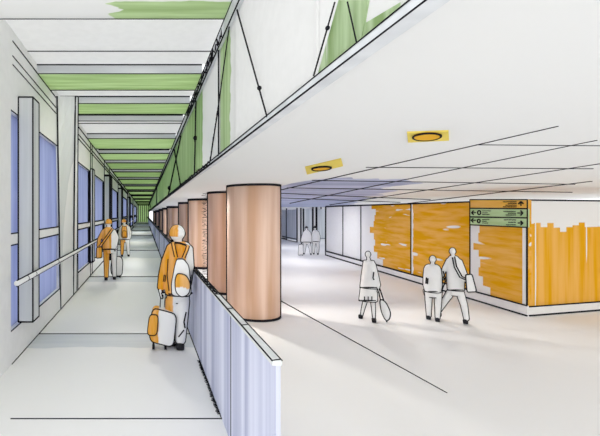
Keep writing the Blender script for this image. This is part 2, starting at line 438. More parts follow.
member('brace_rod', (182, 136), (169, 195), dot=(170.6, 188))
member('brace_rod', (175, 149), (182, 187))
member('post', (157.5, 184), (157, 204), k=.4)
member('brace_rod', (149.5, 200), (151, 208), k=.35)
# infill panels behind the rods
def infill(y0, y1, m, za=HS+.02, zb=HC, name='glazing_panel'):
    b = MB(); b.box((XT-.005, y0, E+za), (XT+.02, y1, E+zb), m); return tpart(b, name)
gp = marker('green_glazing', col(176, 203, 146), stroke='z', freq=5, along=.4, var=.22, trans=.4)
gp1 = marker('green_streaked_glazing', col(186, 208, 158), stroke='z', freq=8, along=.4, var=.2, trans=.4, masks=[('y', -1, 3.45, .12, 4, 'z')])
gp2 = marker('green_edged_glazing', col(172, 200, 142), stroke='z', freq=8, along=.4, var=.2, trans=.4, masks=[('y', -1, 5.6, .1, 4, 'z')])
white_translucent = M['translucent_white']
infill(1.0, 1.72, white_translucent); infill(2.22, 4.25, white_translucent)
infill(4.25, 5.05, gp1); infill(5.05, 7.4, gp2); infill(7.4, 16, gp); infill(16, END, gp)
# the near triangle of green between the two rods
gn = marker('green_glazing_near', col(172, 201, 140), stroke='z', freq=14, along=1.2, var=.28, trans=.4, slits=.12)
b = MB(); b.box((XT+.01, 1.72, E+HS+.02), (XT+.02, 2.22, E+HC), M['translucent_white'])
d = Vector((-.012, 0, 0))
q = [X(341, 0), X(319.5, 75.5), X(363, 43), X(371, 0)]
b.add([p+d for p in q]+[p+d*.2 for p in q], [(0, 1, 2, 3), (7, 6, 5, 4), (0, 4, 5, 1), (1, 5, 6, 2), (2, 6, 7, 3), (3, 7, 4, 0)], gn)
q = [X(364, 42), X(419, 2), X(404, 2), X(368, 23)]
b.add([p+d for p in q]+[p+d*.2 for p in q], [(0, 1, 2, 3), (7, 6, 5, 4), (0, 4, 5, 1), (1, 5, 6, 2), (2, 6, 7, 3), (3, 7, 4, 0)], gn)
tpart(b, 'glazing_panel')

# ------------------------------------------------------------------ columns
cm = marker('terracotta_column_paint', col(254, 181, 150), stroke='z', freq=3.0, along=.2, var=.24, slits=.05, slit_freq=2.6, rough=.7)
XC, R = 2.73, .645
cols = [10.09, 13.2, 19.1, 24.5, 37, 46, 57, 74, 92]
for i, Yc in enumerate(cols):
    b = MB(); zt_ = E+HS
    n = 48; ring = lambda r, z: [(XC+r*math.cos(2*math.pi*j/n), Yc+r*math.sin(2*math.pi*j/n), z) for j in range(n)]
    b.loft([ring(R-.02, 0), ring(R, .02), ring(R, 1.2), ring(R, 2.4), ring(R, zt_-.02), ring(R-.02, zt_)], cm)
    w = lw(Yc, .95)
    for z in (w*.6, zt_-w*.6): b.tube([(XC+R*math.cos(2*math.pi*j/n), Yc+R*math.sin(2*math.pi*j/n), z) for j in range(n)], w, closed=True)
    dist = math.hypot(XC, Yc); th = math.atan2(-Yc, -XC); al = math.acos(R/dist)
    for sg in (1, -1):
        q = th+sg*al; x, y = XC+R*math.cos(q), Yc+R*math.sin(q); b.tube([(x, y, 0), (x, y, zt_)], lw(Yc, .8))
    if i == 1:
        tp = min(((XC+R*math.cos(th+g_*al), Yc+R*math.sin(th+g_*al)) for g_ in (1, -1)), key=lambda v: v[0]/v[1])
        scribble(b, (tp[0]-.11, tp[1]-.03, .2), (tp[0]-.11, tp[1]-.03, zt_-.04), .11, .025, .009)
    tag(b.build('column', None, (XC, Yc, 0)),
        'huge terracotta round column nearest the viewer, in front of all the others' if i == 0 else
        'terracotta round column, %s of the row counted from the front' % ORD[i], 'column', 'row of terracotta columns')

# ------------------------------------------------------------------ concourse walls on the right
A2, C2 = Vector((9.55, 10.0)), Vector((11.2, 24.9)); DW = (C2-A2)
nW = Vector((-DW.y, DW.x)).normalized()          # towards the concourse
def on_w(px, py, off=0.0):
    o2 = A2+nW*off; k = (px-VX)/F
    # (o2.x + u DW.x) = k (o2.y + u DW.y)
    u = (k*o2.y-o2.x)/(DW.x-k*DW.y); P = o2+DW*u
    return Vector((P.x, P.y, E+(VY-py)*P.y/F))
def wall_z(px): # top and bottom of the wall at this column of the sketch
    p = on_w(px, 0); u = (p.y-A2.y)/DW.y
    return .0, E+.35+.116*u
def panel(b, p0, p1, z0, z1, m, th=.10, off=0):
    a = on_w(p0, 0, off); c = on_w(p1, 0, off); n3 = Vector((nW.x, nW.y, 0))*-th
    pts = [Vector((a.x, a.y, z0[0])), Vector((c.x, c.y, z0[1])), None, None]
    lo = [Vector((a.x, a.y, z0[0])), Vector((c.x, c.y, z0[1]))]; hi = [Vector((a.x, a.y, z1[0])), Vector((c.x, c.y, z1[1]))]
    b.hexa([lo[0]+n3, lo[1]+n3, lo[1], lo[0], hi[0]+n3, hi[1]+n3, hi[1], hi[0]], m)
yel = col(224, 162, 14)
def yellow(name, **kw): return marker(name, yel, stroke=kw.pop('stroke', 'y'), freq=kw.pop('freq', 7), along=.3, var=.10, spec=.04, **kw)
y_full = yellow("yellow_panel_paint", slits=.22, slit_freq=3.4, masks=[('y', 1, on_w(413, 0).y-10, .10, 3, 'z')])
y_left = yellow("yellow_panel_ragged_left", masks=[('y', 1, on_w(375, 0).y-10, 1.7, -3.6, 'z')], slits=.2)
y_sign = yellow("yellow_panel_under_sign", slits=.25, slit_freq=2.8, masks=[('y', 1, on_w(480, 0).y-10, .9, -4, 'z')])
y_front = yellow('yellow_front_paint', stroke='z', freq=5, slits=.22, masks=[('z', 1, E-.33, .42, -4.6, 'x'), ('x', -1, 9.66, .05, 1.2, 'z')])
wr = bpy.data.objects.new('wall_right', None); C.objects.link(wr); wr.location = (A2.x, A2.y, 0); struct(wr)
edges = [(527, 470, y_sign), (470, 411, y_full), (411, 361, y_left), (361, 343, M['paper']), (343, 326, M['paper'])]
for p0, p1, m in edges:
    b = MB(); za, zb = wall_z(p0)[1], wall_z(p1)[1]
    panel(b, p0, p1, (0, 0), (za, zb), m)
    a0, a1 = on_w(p0, 0, .005), on_w(p1, 0, .005)
    b.ink([(a1.x, a1.y, .3), (a1.x, a1.y, zb)], .5)
    b.ink([(a0.x, a0.y, za), (a1.x, a1.y, zb)], .55)
    if p0 == 527: b.ink([(a0.x, a0.y, 0), (a0.x, a0.y, za)], .6)
    if p1 == 326: b.ink([(a1.x, a1.y, 0), (a1.x, a1.y, zb)], .8)
    b.build('wall_panel', wr, (A2.x, A2.y, 0)).location = (0, 0, 0)
    for me in [C.objects[-1]]: pass
b = MB()
panel(b, 527, 326, (0, 0), (.27, .27), M['paper'], th=.04, off=.045)
for z in (.02, .27): b.ink([on_w(px, 0, .05).xy.to_3d()+Vector((0, 0, z)) for px in (527, 480, 420, 360, 326)], .55)
struct(b.build('baseboard_right'))
# front face of the yellow volume, turning the corner
B2 = Vector((12.05, 10.6)); DF = (B2-A2).normalized(); Bf = A2+DF*8
b = MB(); nb = Vector((-DF.y, DF.x, 0))*.1; zt_ = E+.35
a3, c3 = A2.to_3d(), Bf.to_3d(); up = Vector((0, 0, zt_))
b.hexa([a3, c3, c3+nb, a3+nb, a3+up, c3+up, c3+nb+up, a3+nb+up], y_front)
nf = Vector((DF.y, -DF.x, 0))
b.ink([a3+up+nf*.005, c3+up+nf*.005], .55)
struct(b.build('wall_front'))
b = MB(); n2 = nf*.045; up2 = Vector((0, 0, .24))
b.hexa([a3+n2, c3+n2, c3, a3, a3+n2+up2, c3+n2+up2, c3+up2, a3+up2], M['paper'])
b.ink([a3+n2*1.1+up2, c3+n2*1.1+up2], .5); b.ink([a3+n2*1.1+Vector((0, 0, .02)), c3+n2*1.1+Vector((0, 0, .02))], .55)
struct(b.build('baseboard_front'))

# wall and glazed doors at the far end of the concourse
YB = 41.0
b = MB(); b.box((4.6, YB, 0), (21, YB+.2, E+HS), M['paper'])
for px, k in ((313, .5), (316.5, .7), (321, .4)): p = at_depth(px, 0, YB-.03); b.ink([(p.x, p.y, 0), (p.x, p.y, E+HS)], k)
b.ink([(14, YB-.03, .03), (21, YB-.03, .03)], .4)
struct(b.build('wall_back'))
b = MB(); p0, p1 = at_depth(303.5, 0, YB-.1), at_depth(312.5, 0, YB-.1)
gpane = marker('grey_glass', col(196, 202, 207), stroke='z', freq=3, along=.2, var=.2, rough=.3)
b.box((p0.x, YB-.12, .05), (p1.x, YB-.02, E+.5), gpane)
for x in (p0.x, p1.x): b.ink([(x, YB-.14, 0), (x, YB-.14, E+.55)], .5)
struct(b.build('window_8'))
b = MB(); p0, p1 = at_depth(317.5, 0, YB-.1), at_depth(325, 0, YB-.1)
b.box((p0.x, YB-.12, .05), (p1.x, YB-.02, E+.5), gpane); struct(b.build('window_9'))
dr = bpy.data.objects.new('door_1', None); C.objects.link(dr); struct(dr)
Ys = [F*E/(238-VY), F*E/(240-VY), F*E/(242.3-VY)]; pxs = [279, 286.5, 297]
P = [at_depth(px, 0, y) for px, y in zip(pxs, Ys)]; dr.location = (P[2].x, P[2].y, 0)
zt_ = E+.55
for i in (0, 1):
    b = MB(); a, c = P[i], P[i+1]; k3 = Vector((.1, .02, 0)); up = Vector((0, 0, zt_-.15)); lo = Vector((0, 0, .15))
    a, c = Vector((a.x, a.y, 0)), Vector((c.x, c.y, 0))
    b.hexa([a+lo, c+lo, c+k3+lo, a+k3+lo, a+up, c+up, c+k3+up, a+k3+up], gpane)
    b.ink([c, c+Vector((0, 0, zt_))], .5); b.ink([a, a+Vector((0, 0, zt_))], .4); b.ink([a, c], .45); b.ink([a+lo*1.8, c+lo*1.8], .35)
    b.build('door_leaf', dr, tuple(dr.location)).location = (0, 0, 0)
b = MB(); c = Vector((P[2].x, P[2].y, 0)); b.box(c, c+Vector((.35, .1, zt_)), M['paper'])
b.ink([c+Vector((.35, 0, 0)), c+Vector((.35, 0, zt_))], .5)
b.build('door_jamb', dr, tuple(dr.location)).location = (0, 0, 0)

# ------------------------------------------------------------------ direction sign on the yellow wall
sg = thing('direction_sign', 'banded direction sign of arrows and text at the top of the yellow wall corner', 'sign', on_w(527, 227.5, .05))
org = tuple(sg.location)
sy = marker('sign_yellow', col(226, 170, 50), stroke='y', freq=5, var=.1); sgn = marker('sign_green', col(178, 208, 152), stroke='y', freq=5, var=.15)
def s_band(px0, px1, l, r, m, marks):
    b = MB(); q = [on_w(px0, l[1], .05), on_w(px1, r[1], .05), on_w(px1, r[0], .05), on_w(px0, l[0], .05)]
    k = Vector((nW.x, nW.y, 0))*-.05
    b.add([*q, *[p+k for p in q]], [(0, 1, 2, 3), (7, 6, 5, 4), (0, 4, 5, 1), (1, 5, 6, 2), (2, 6, 7, 3), (3, 7, 4, 0)], m)
    b.ink([*q, q[0]], .42)
    bd = b.build('sign_band', sg, org); bd.location = (0, 0, 0)
    for nm, lines in marks:
        b = MB()
        for ln, r_ in lines: b.tube([on_w(x, y, .056) for x, y in ln], r_)
        o = b.build(nm, bd, org); o.location = (0, 0, 0)
W1 = .013
def arrow(x0, x1, y, h=1.9):
    d = 1 if x1 > x0 else -1
    return [([(x0, y), (x1, y)], W1*1.1), ([(x1-d*2, y-h), (x1, y), (x1-d*2, y+h)], W1*1.5)]
def text(x0, x1, ys_, right=False):
    out = []
    for i, y in enumerate(ys_):
        w = (x1-x0)*(1-.18*((i*2) % 3)); a = x1-w if right else x0; x = a; pts = []
        k = 0
        while x < a+w: pts.append((x, y+(.35 if k % 2 else -.35)*random.uniform(.4, 1))); x += random.uniform(.35, .7); k += 1
        out.append((pts, W1*.6))
    return out
def circ(cx, cy, rx, ry): return [([(cx+rx*math.cos(q), cy+ry*math.sin(q)) for q in [k*math.pi/8 for k in range(17)]], W1*1.4)]
up_arrow = [([(521, 206), (521, 202)], W1*1.1), ([(518.6, 203.8), (521, 201.6), (523.4, 203.8)], W1*1.5)]
s_band(470, 527.3, (199.6, 208.2), (199.6, 208.6), sy, [('arrow', up_arrow), ('text', text(503, 517, (201.8, 203.5, 205.2, 206.8), True))])
s_band(470, 527.3, (208.3, 216.8), (208.8, 217.8), sgn, [('arrow', arrow(476, 471.6, 212.7)), ('ring_symbol', circ(479.2, 212.6, 1.6, 2)),
       ('text', text(482.3, 491, (210.9, 212.8, 214.5))), ('text', text(503.5, 516, (211.6, 213.3, 215), True)), ('arrow', arrow(517.6, 522.8, 213, 2.3))])
s_band(470, 527.3, (217, 224.8), (218, 227.4), sgn, [('arrow', arrow(475.6, 471.3, 220.4)), ('ring_symbol', circ(478.8, 221, 1.4, 1.7)),
       ('text', text(482.3, 489.5, (219.6, 221.3, 223))), ('text', text(504, 516, (219.9, 222.2, 224.8), True)), ('arrow', arrow(518, 522.8, 223, 2))])

# ------------------------------------------------------------------ downlights in the concourse ceiling
amber = plain('amber_painted_glow', col(236, 203, 98)); lens = plain('amber_lens', col(222, 168, 42))
def downlight(corners, c, ax, ay, tilt, label):
    L = thing('downlight', label, 'ceiling light', H(*c), 'oval downlights in the white ceiling'); org = tuple(L.location)
    dz = Vector((0, 0, -.012)); q = [H(*p) for p in corners]; b = MB()
    b.hexa([p+dz for p in q]+q, amber); b.build('glow', L, org).location = (0, 0, 0)  # yellow patch stands in for the light's glow on the ceiling
    ring = [H(c[0]+ax*math.cos(t_), c[1]+ay*math.sin(t_)-tilt*math.cos(t_)) for t_ in [2*math.pi*k/28 for k in range(28)]]
    b = MB(); b.loft([[p+dz*.9 for p in ring], [p+dz*2.2 for p in ring]], lens, smooth=False); b.build('lens', L, org).location = (0, 0, 0)
    b = MB(); b.tube([p+dz*2 for p in ring], 1.0*H(*c).y/F, closed=True); b.build('ring', L, org).location = (0, 0, 0)
downlight([(305, 166.5), (307, 174), (343, 165.5), (341, 158)], (321.5, 167), 9.5, 1.9, .7, 'smaller oval downlight with a painted yellow glow, farther along the white ceiling')
downlight([(407, 131.5), (408, 141.5), (449, 139.5), (448.5, 130)], (427, 134.3), 14, 3.6, .8, 'larger oval downlight with a painted yellow glow, nearer the viewer')

# ------------------------------------------------------------------ people and their luggage
def remeshed(mb, name, parent, voxel, m, extra=None, fig=None):
    """one continuous surface grown around the overlapping volumes of mb"""
    o = mb.build('volume', None)
    r = o.modifiers.new('r', 'REMESH'); r.mode = 'VOXEL'; r.voxel_size = voxel
    s_ = o.modifiers.new('s', 'SMOOTH'); s_.iterations = 4; s_.factor = .5
    dg = bpy.context.evaluated_depsgraph_get(); me = bpy.data.meshes.new_from_object(o.evaluated_get(dg))
    old = o.data; bpy.data.objects.remove(o); bpy.data.meshes.remove(old)
    me.materials.clear(); me.materials.append(m)
    if fig and extra is not None:   # black ink outline added where the surface turns away from the viewer
        g = [v.normal.dot((v.co-fig.eye).normalized()) for v in me.vertices]; rr = fig.r*.95
        for p in me.polygons:
            vi = list(p.vertices); cr = []
            for i in range(len(vi)):
                a_, c_ = vi[i], vi[(i+1) % len(vi)]
                if (g[a_] < 0) != (g[c_] < 0):
                    u = g[a_]/(g[a_]-g[c_]); va, vc = me.vertices[a_], me.vertices[c_]
                    cr.append((va.co.lerp(vc.co, u), va.normal.lerp(vc.normal, u)))
            for i in range(0, len(cr)-1, 2):
                (p0, n0_), (p1, n1_) = cr[i], cr[i+1]
                d = p1-p0
                if d.length < 1e-5: continue
                d.normalize(); p0 = p0-d*rr*.5; p1 = p1+d*rr*.5
                e0 = n0_.normalized()*rr; e1 = d.cross(e0).normalized()*rr
                extra.add([p0+e0, p0+e1, p0-e0, p0-e1, p1+e0, p1+e1, p1-e0, p1-e1], [(0, 1, 5, 4), (1, 2, 6, 5), (2, 3, 7, 6), (3, 0, 4, 7)], M['ink'])
    if extra:                    # inked seams join the same mesh
        nv = len(me.vertices); vs = [tuple(v.co) for v in me.vertices]; fs = [list(p.vertices) for p in me.polygons]
        e2 = [[nv+i for i in f] for f in extra.f]; n0 = len(fs)
        me2 = bpy.data.meshes.new(name); me2.from_pydata(vs+extra.v, [], fs+e2)
        me2.materials.append(m); me2.materials.append(M['ink'])
        for i, p in enumerate(me2.polygons): p.material_index = 0 if i < n0 else 1; p.use_smooth = True
        bpy.data.meshes.remove(me); me = me2
    else:
        for p in me.polygons: p.use_smooth = True
    me.name = name
    ob = bpy.data.objects.new(name, me); C.objects.link(ob); ob.parent = parent
    return ob
class Fig:
    """a figure or bag standing at one place: px, py trace its outline at that distance, d is depth (negative = towards the viewer)"""
    def __init__(s, cx, fy, drop, kw=.5):
        s.cx, s.fy = cx, fy; s.s = (fy-VY)/drop; s.Y = F/s.s
        s.loc = Vector(((cx-VX)/s.s, s.Y, E-drop)); s.r = kw/s.s
        s.th = math.atan2(s.loc.x, s.loc.y); s.c = math.cos(s.th)      # the figure walks straight away from the entrance
        s.nn = Vector((math.sin(s.th), s.c)); s.tt = Vector((s.c, -math.sin(s.th))); s.D = s.loc.xy.length
        s.eye = Vector((0, -s.D, E-s.loc.z))
    def p(s, x, y, d=0.0):
        r = Vector(((x-VX)/F, 1)); k = (s.D+d)/r.dot(s.nn); P = r*k
        return Vector(((P-s.loc.xy).dot(s.tt), d, E+(VY-y)/F*k-s.loc.z))
    def limb(s, mb, pts, radii, m, dep=1.0, n=14):       # pts (px, py, d), radii in metres
        P_ = [s.p(*q) for q in pts]; rings = []
        dirs = [(P_[min(i+1, len(P_)-1)]-P_[max(i-1, 0)]).normalized() for i in range(len(P_))]
        P2, R2, D2 = [P_[0]-dirs[0]*radii[0]*.55], [radii[0]*.6], [dirs[0]]
        for a, r_, d in zip(P_, radii, dirs): P2.append(a); R2.append(r_); D2.append(d)
        P2.append(P_[-1]+dirs[-1]*radii[-1]*.55); R2.append(radii[-1]*.6); D2.append(dirs[-1])
        R2 = [q*s.c for q in R2]
        for a, r_, d in zip(P2, R2, D2):
            nrm = Vector((-d.z, 0, d.x)); nrm = nrm.normalized() if nrm.length > .05 else Vector((1, 0, 0))
            b2 = d.cross(nrm).normalized()
            rings.append([a+nrm*r_*math.cos(q)+b2*r_*dep*math.sin(q) for q in [2*math.pi*j/n for j in range(n)]])
        mb.loft(rings, m)
        return [(P_[i]+Vector((-dirs[i].z, 0, dirs[i].x)).normalized()*radii[i]) for i in range(len(P_))], [(P_[i]-Vector((-dirs[i].z, 0, dirs[i].x)).normalized()*radii[i]) for i in range(len(P_))]
    def spans(s, mb, rows, m, n=24, ex=2.4, d0=0.0):     # rows (py, xl, xr, half depth)
        rings = []; L, R_ = [], []
        for (y, xl, xr, hd) in rows:
            a, c = s.p(xl, y, d0), s.p(xr, y, d0); ce = (a+c)/2; hw = (c.x-a.x)/2; ring = []
            for j in range(n):
                q = 2*math.pi*j/n; cq, sq = math.cos(q), math.sin(q)
                ring.append(Vector((ce.x+hw*math.copysign(abs(cq)**(2/ex), cq), ce.y+hd*math.copysign(abs(sq)**(2/ex), sq), ce.z)))
            rings.append(ring); L.append(a); R_.append(c)
        rings = rings[::-1]; mb.loft(rings, m)
        return L, R_
    def line(s, mb, pts, k=1.0): mb.tube([p if isinstance(p, Vector) else s.p(*p) for p in pts], s.r*k)
    def prism(s, mb, poly, d0, d1, m, rnd=.3, bev=.02, ink=True, k=1.0, sub=4):  # rounded outline given thickness
        P2 = [Vector(q) for q in poly]; out = []; n = len(P2)
        for i, q in enumerate(P2):
            a = q.lerp(P2[i-1], rnd); c = q.lerp(P2[(i+1) % n], rnd)
            for j in range(sub+1):
                t_ = j/sub; out.append(a*(1-t_)**2+q*2*t_*(1-t_)+c*t_*t_)
        ce = sum(out, Vector((0, 0)))/len(out)
        pts = [s.p(v.x, v.y, 0) for v in out]; cp = s.p(ce.x, ce.y, 0)
        def ring(d, sc_): return [Vector((cp.x+(p.x-cp.x)*sc_, d, cp.z+(p.z-cp.z)*sc_)) for p in pts]
        hw = max((p-cp).length for p in pts); f = 1-bev/hw
        rings = [ring(d0, f), ring(d0+bev*.3, 1-bev*.3/hw), ring(d0+bev, 1), ring(d1-bev, 1), ring(d1-bev*.3, 1-bev*.3/hw), ring(d1, f)]
        vs_ = rings if True else None
        mb.loft(rings, m)
        if ink: mb.tube(ring(d0+bev*.6, 1), s.r*k, closed=True)
    def hand(s, mb, x, y, d=0.0, m=None, sz=1.0, side=1):
        p = s.p(x, y, d); m = m or M['paper']
        mb.ellipsoid(p+Vector((0, 0, -.045*sz)), (.022*sz, .042*sz, .052*sz), m, 10, 8)
        for i in range(4):                               # four unequal fingers curled forward
            yy = (-.03+.02*i)*sz; ln = (.07, .082, .078, .06)[i]*sz
            a = p+Vector((0, yy, -.085*sz))
            mb.tube([a+Vector((0, 0, .02)), a+Vector((side*.004, 0, -ln*.45)), a+Vector((side*.018, 0, -ln*.8)), a+Vector((side*.034, 0, -ln*.85))], [.0105*sz, .010*sz, .009*sz, .008*sz], m, n=8)
        a = p+Vector((0, .035*sz, -.03*sz))
        mb.tube([a, a+Vector((side*.012, .03*sz, -.03*sz)), a+Vector((side*.03, .032*sz, -.06*sz))], [.013*sz, .0115*sz, .009*sz], m, n=8)
    def head(s, mb, x, y, rx, ry, ink=None, m=None):
        m = m or M['paper']; p = s.p(x, y); a, c = rx/s.s*s.c, ry/s.s
        mb.ellipsoid(p, (a, c*.98, c), m, 18, 12)
        mb.ellipsoid(p+Vector((0, c*.95, -c*.1)), (a*.16, a*.22, c*.2), m, 8, 6)                     # nose
        for q in (-1, 1):
            mb.ellipsoid(p+Vector((q*a*.97, c*.05, -c*.08)), (a*.12, a*.2, c*.22), m, 8, 6)          # ears
            mb.ellipsoid(p+Vector((q*a*.38, c*.84, c*.02)), (a*.14, a*.12, c*.09), m, 8, 6)          # eyes
        mb.ellipsoid(p+Vector((0, c*.86, -c*.45)), (a*.3, a*.14, c*.08), m, 8, 6)                    # mouth
def person(label, f): return fthing('person', label, 'person', f)
def fthing(name, label, cat, f):
    o = thing(name, label, cat, f.loc); o.rotation_euler = (0, 0, -f.th); return o
V = .011
shoe_m = plain('dark_shoe_leather', col(40, 40, 44))
def shoe(f, t_, x, y, L=.27, side=0, d=0.0, m=None, w=.05):
    b = MB(); p = f.p(x, y, d); p.z = max(p.z, .045)
    for (dy, r_, h) in ((.0, .0, 0),): pass
    b.loft([[p+Vector((side*k*.6+w*wd*math.cos(q), k, max(-p.z+.005, h*math.sin(q)-.0 if math.sin(q) > 0 else -.045))) for q in [2*math.pi*j/12 for j in range(12)]]
            for k, wd, h in ((-.08, .5, .03), (-.06, .9, .05), (0, 1, .055), (.06, 1, .04), (.13, 1.05, .02), (.17, .8, .01), (.19, .4, .005))], m or shoe_m)
    return b.build('shoe', t_)

# --- the traveller in the foreground, orange coat and backpack, pulling a two-tone suitcase
f = Fig(182, 348, 1.92, .95)
a_coat = marker('orange_coat_with_bare_right_side', col(230, 154, 30), stroke='z', freq=14, along=1.5, var=.12,
                masks=[('x', 1, .10, .03, 8, 'z')])
t1 = person('person in an orange coat with a backpack pulling a suitcase along the walkway', f)
b, k = MB(), MB()
f.head(b, 179.5, 233.2, 7.4, 8, k)
f.limb(b, [(180, 238, 0), (181, 247, 0)], [.055, .07], M['paper'])
f.spans(b, [(246, 177, 189, .08), (255, 172, 192, .10), (270, 171, 192, .10), (282, 170, 191, .10), (296, 170, 190, .10), (302, 171, 189.5, .09)], M['paper'])
f.limb(b, [(173, 250, 0), (167, 268, -.02), (163.5, 287, -.04)], [.05, .042, .032], M['paper'])
f.limb(b, [(191, 252, 0), (192, 270, .05), (190, 286, .14)], [.05, .042, .03], M['paper'])
f.limb(b, [(175, 298, 0), (173, 322, .05), (174, 343, .12)], [.085, .06, .042], M['paper'])
f.limb(b, [(185, 298, 0), (184, 322, -.02), (182.5, 344, -.04)], [.085, .06, .042], M['paper'])
f.hand(b, 163, 286.5, -.04, sz=1.05); f.hand(b, 190, 285, .16, sz=1.0, side=-1)
remeshed(b, 'body', t1, .009, M['paper'], k, f)
b = MB(); p = f.p(179.5, 233.2)                                  # hair: orange cap on the back and left of the head
hm = marker('orange_hair', col(226, 156, 48), masks=[('x', 1, .02-.03, .012, 30, 'z')], paper=PAPER, freq=20)
rings = []
for i in range(1, 9):
    a_ = math.pi*.62*i/8
    rings.append([p+Vector((.1105*math.sin(a_)*math.cos(q)*1.0, -.004+.121*math.sin(a_)*math.sin(q)*(1 if math.sin(q) < 0 else .45), .121*math.cos(a_))) for q in [2*math.pi*j/20 for j in range(20)]])
b.loft(rings[::-1], hm); b.build('hair', t1)
b, k = MB(), MB()
L_, R_ = f.spans(b, [(241.5, 174.5, 187, .08), (243.5, 173, 191.5, .11), (248, 171.5, 193.5, .13), (256, 169.5, 194.5, .145), (268, 168, 194, .15), (280, 167, 193, .155), (288, 167, 192.5, .155), (294, 168, 192, .15)], M['orange'])
f.limb(b, [(174, 247, 0), (168.5, 262, -.02), (165.2, 276, -.03), (163.6, 288, -.04)], [.065, .068, .06, .052], M['orange'])
f.limb(b, [(191, 248, 0), (192.5, 266, .03), (190.5, 284, .12)], [.06, .055, .045], M['orange'])
f.line(k, [(174, 242.3, -.1), (182, 243, -.12), (191, 246, -.1)], 1)
f.line(k, [(171, 294, -.12), (180, 294.6, -.17), (189, 294.2, -.14), (194.5, 293, -.02)], 1)
f.line(k, [(166.6, 275, -.10), (165.8, 281.5, -.10), (167.4, 281.5, -.10), (168, 275.5, -.10), (166.6, 275, -.10)], .45)
f.line(k, [(170.5, 259, -.14), (169.6, 275, -.16), (171.5, 291, -.16)], .5)
remeshed(b, 'coat', t1, V, a_coat, k, f)
b, k = MB(), MB()
f.spans(b, [(286, 171, 191.5, .12), (296, 169.5, 191.5, .125), (300, 169.5, 191.5, .12)], M['paper'])
f.limb(b, [(174.5, 300, 0), (173, 322, .05), (174, 342, .12)], [.10, .085, .075], M['paper'])
f.limb(b, [(185, 300, 0), (184, 322, -.02), (182.7, 341, -.04)], [.10, .082, .072], M['paper'])
f.line(k, [(188.5, 312, -.08), (186.5, 322, -.1), (187.5, 328, -.09)], .8); f.line(k, [(186.5, 330, -.1), (181, 337, -.12)], .7)
tm = marker('trousers_orange_left_leg', col(230, 154, 30), stroke='z', freq=14, along=1.5, masks=[('x', 1, -.085, .02, 8, 'z')])
remeshed(b, 'trousers', t1, V, tm, k, f)
shoe(f, t1, 182.5, 345.2, d=-.04, w=.062); shoe(f, t1, 174.5, 345.5, d=.12)
t1.location.x -= .035

f2 = Fig(182, 348, 1.92, .6)
bp = fthing('backpack', 'white backpack with an orange round pocket on the orange-coated traveller', 'backpack', f2)
b = MB(); D0 = -.17
f2.prism(b, [(179.5, 256.5), (186, 256.5), (191, 263), (193.5, 292), (175, 291.5), (174.5, 280), (177.5, 264)], -.34, -.165, M['paper'], .25, .035)
b.build('bag', bp)
b = MB(); pk = marker('orange_pocket_cloth', col(226, 162, 58), masks=[('z', -1, (348-283)/f2.s, .05, 14, 'x')], freq=14, along=1.5)
f2.prism(b, [(180, 269), (188.5, 271), (192.5, 279), (191, 289), (184, 292), (178.5, 287), (177.8, 276)], -.40, -.335, pk, .4, .03); b.build('pocket', bp)
for pts in ([(175.5, 243, -.12), (176.5, 248, -.165), (178.5, 257, -.19)], [(190.5, 246, -.125), (189, 251, -.175), (186, 258, -.19)]):
    b = MB(); f2.limb(b, pts, [.025, .025, .025], M['orange'], .3)
    f2.line(b, [(x-1.6, y, d-.012) for x, y, d in pts], .8); f2.line(b, [(x+1.6, y, d-.012) for x, y, d in pts], .8); b.build('strap', bp)
bp.location.x -= .035
f3 = Fig(163, 348, 1.92, .6)
su = fthing('suitcase', 'orange and white rolling suitcase pulled on the near walkway floor', 'suitcase', f3)
sm = marker('suitcase_orange_left_half', col(230, 156, 30), stroke='z', freq=12, along=1.2, masks=[('x', 1, -.055, .02, 6, 'z')])
b = MB(); f3.prism(b, [(152.5, 305.5), (176.5, 312), (173, 344.5), (149.5, 338.5)], -.15, .12, sm, .22, .04, k=1.1); b.build('shell', su)
b = MB(); f3.prism(b, [(150, 311.5), (158.5, 312), (157, 332), (147.5, 331.5)], -.19, -.13, sm, .3, .03); b.build('side_pocket', su)
b = MB()
for x0, x1 in ((160.8, 160), (165.3, 164.5)): f3.limb(b, [(x0, 293, -.02), (x1, 308, -.02)], [.009, .009], M['grey_v']); f3.line(b, [(x0, 293, -.035), (x1, 307, -.035)], .7)
f3.limb(b, [(160.5, 292.5, -.02), (165.6, 292.5, -.02)], [.013, .013], M['ink']); b.build('handle', su)
for x, y in ((153.5, 345.2), (165.5, 345.6)):
    b = MB(); p = f3.p(x, y, -.06); p.z = .035; r_ = .035
    b.loft([[p+Vector((dx, r_*math.cos(q), r_*math.sin(q))) for q in [2*math.pi*j/16 for j in range(16)]] for dx in (-.018, .018)], M['ink'])
    f3.limb(b, [(x, 345, -.06), (x, 339.5, -.04)], [.014, .016], M['ink']); b.build('wheel', su)

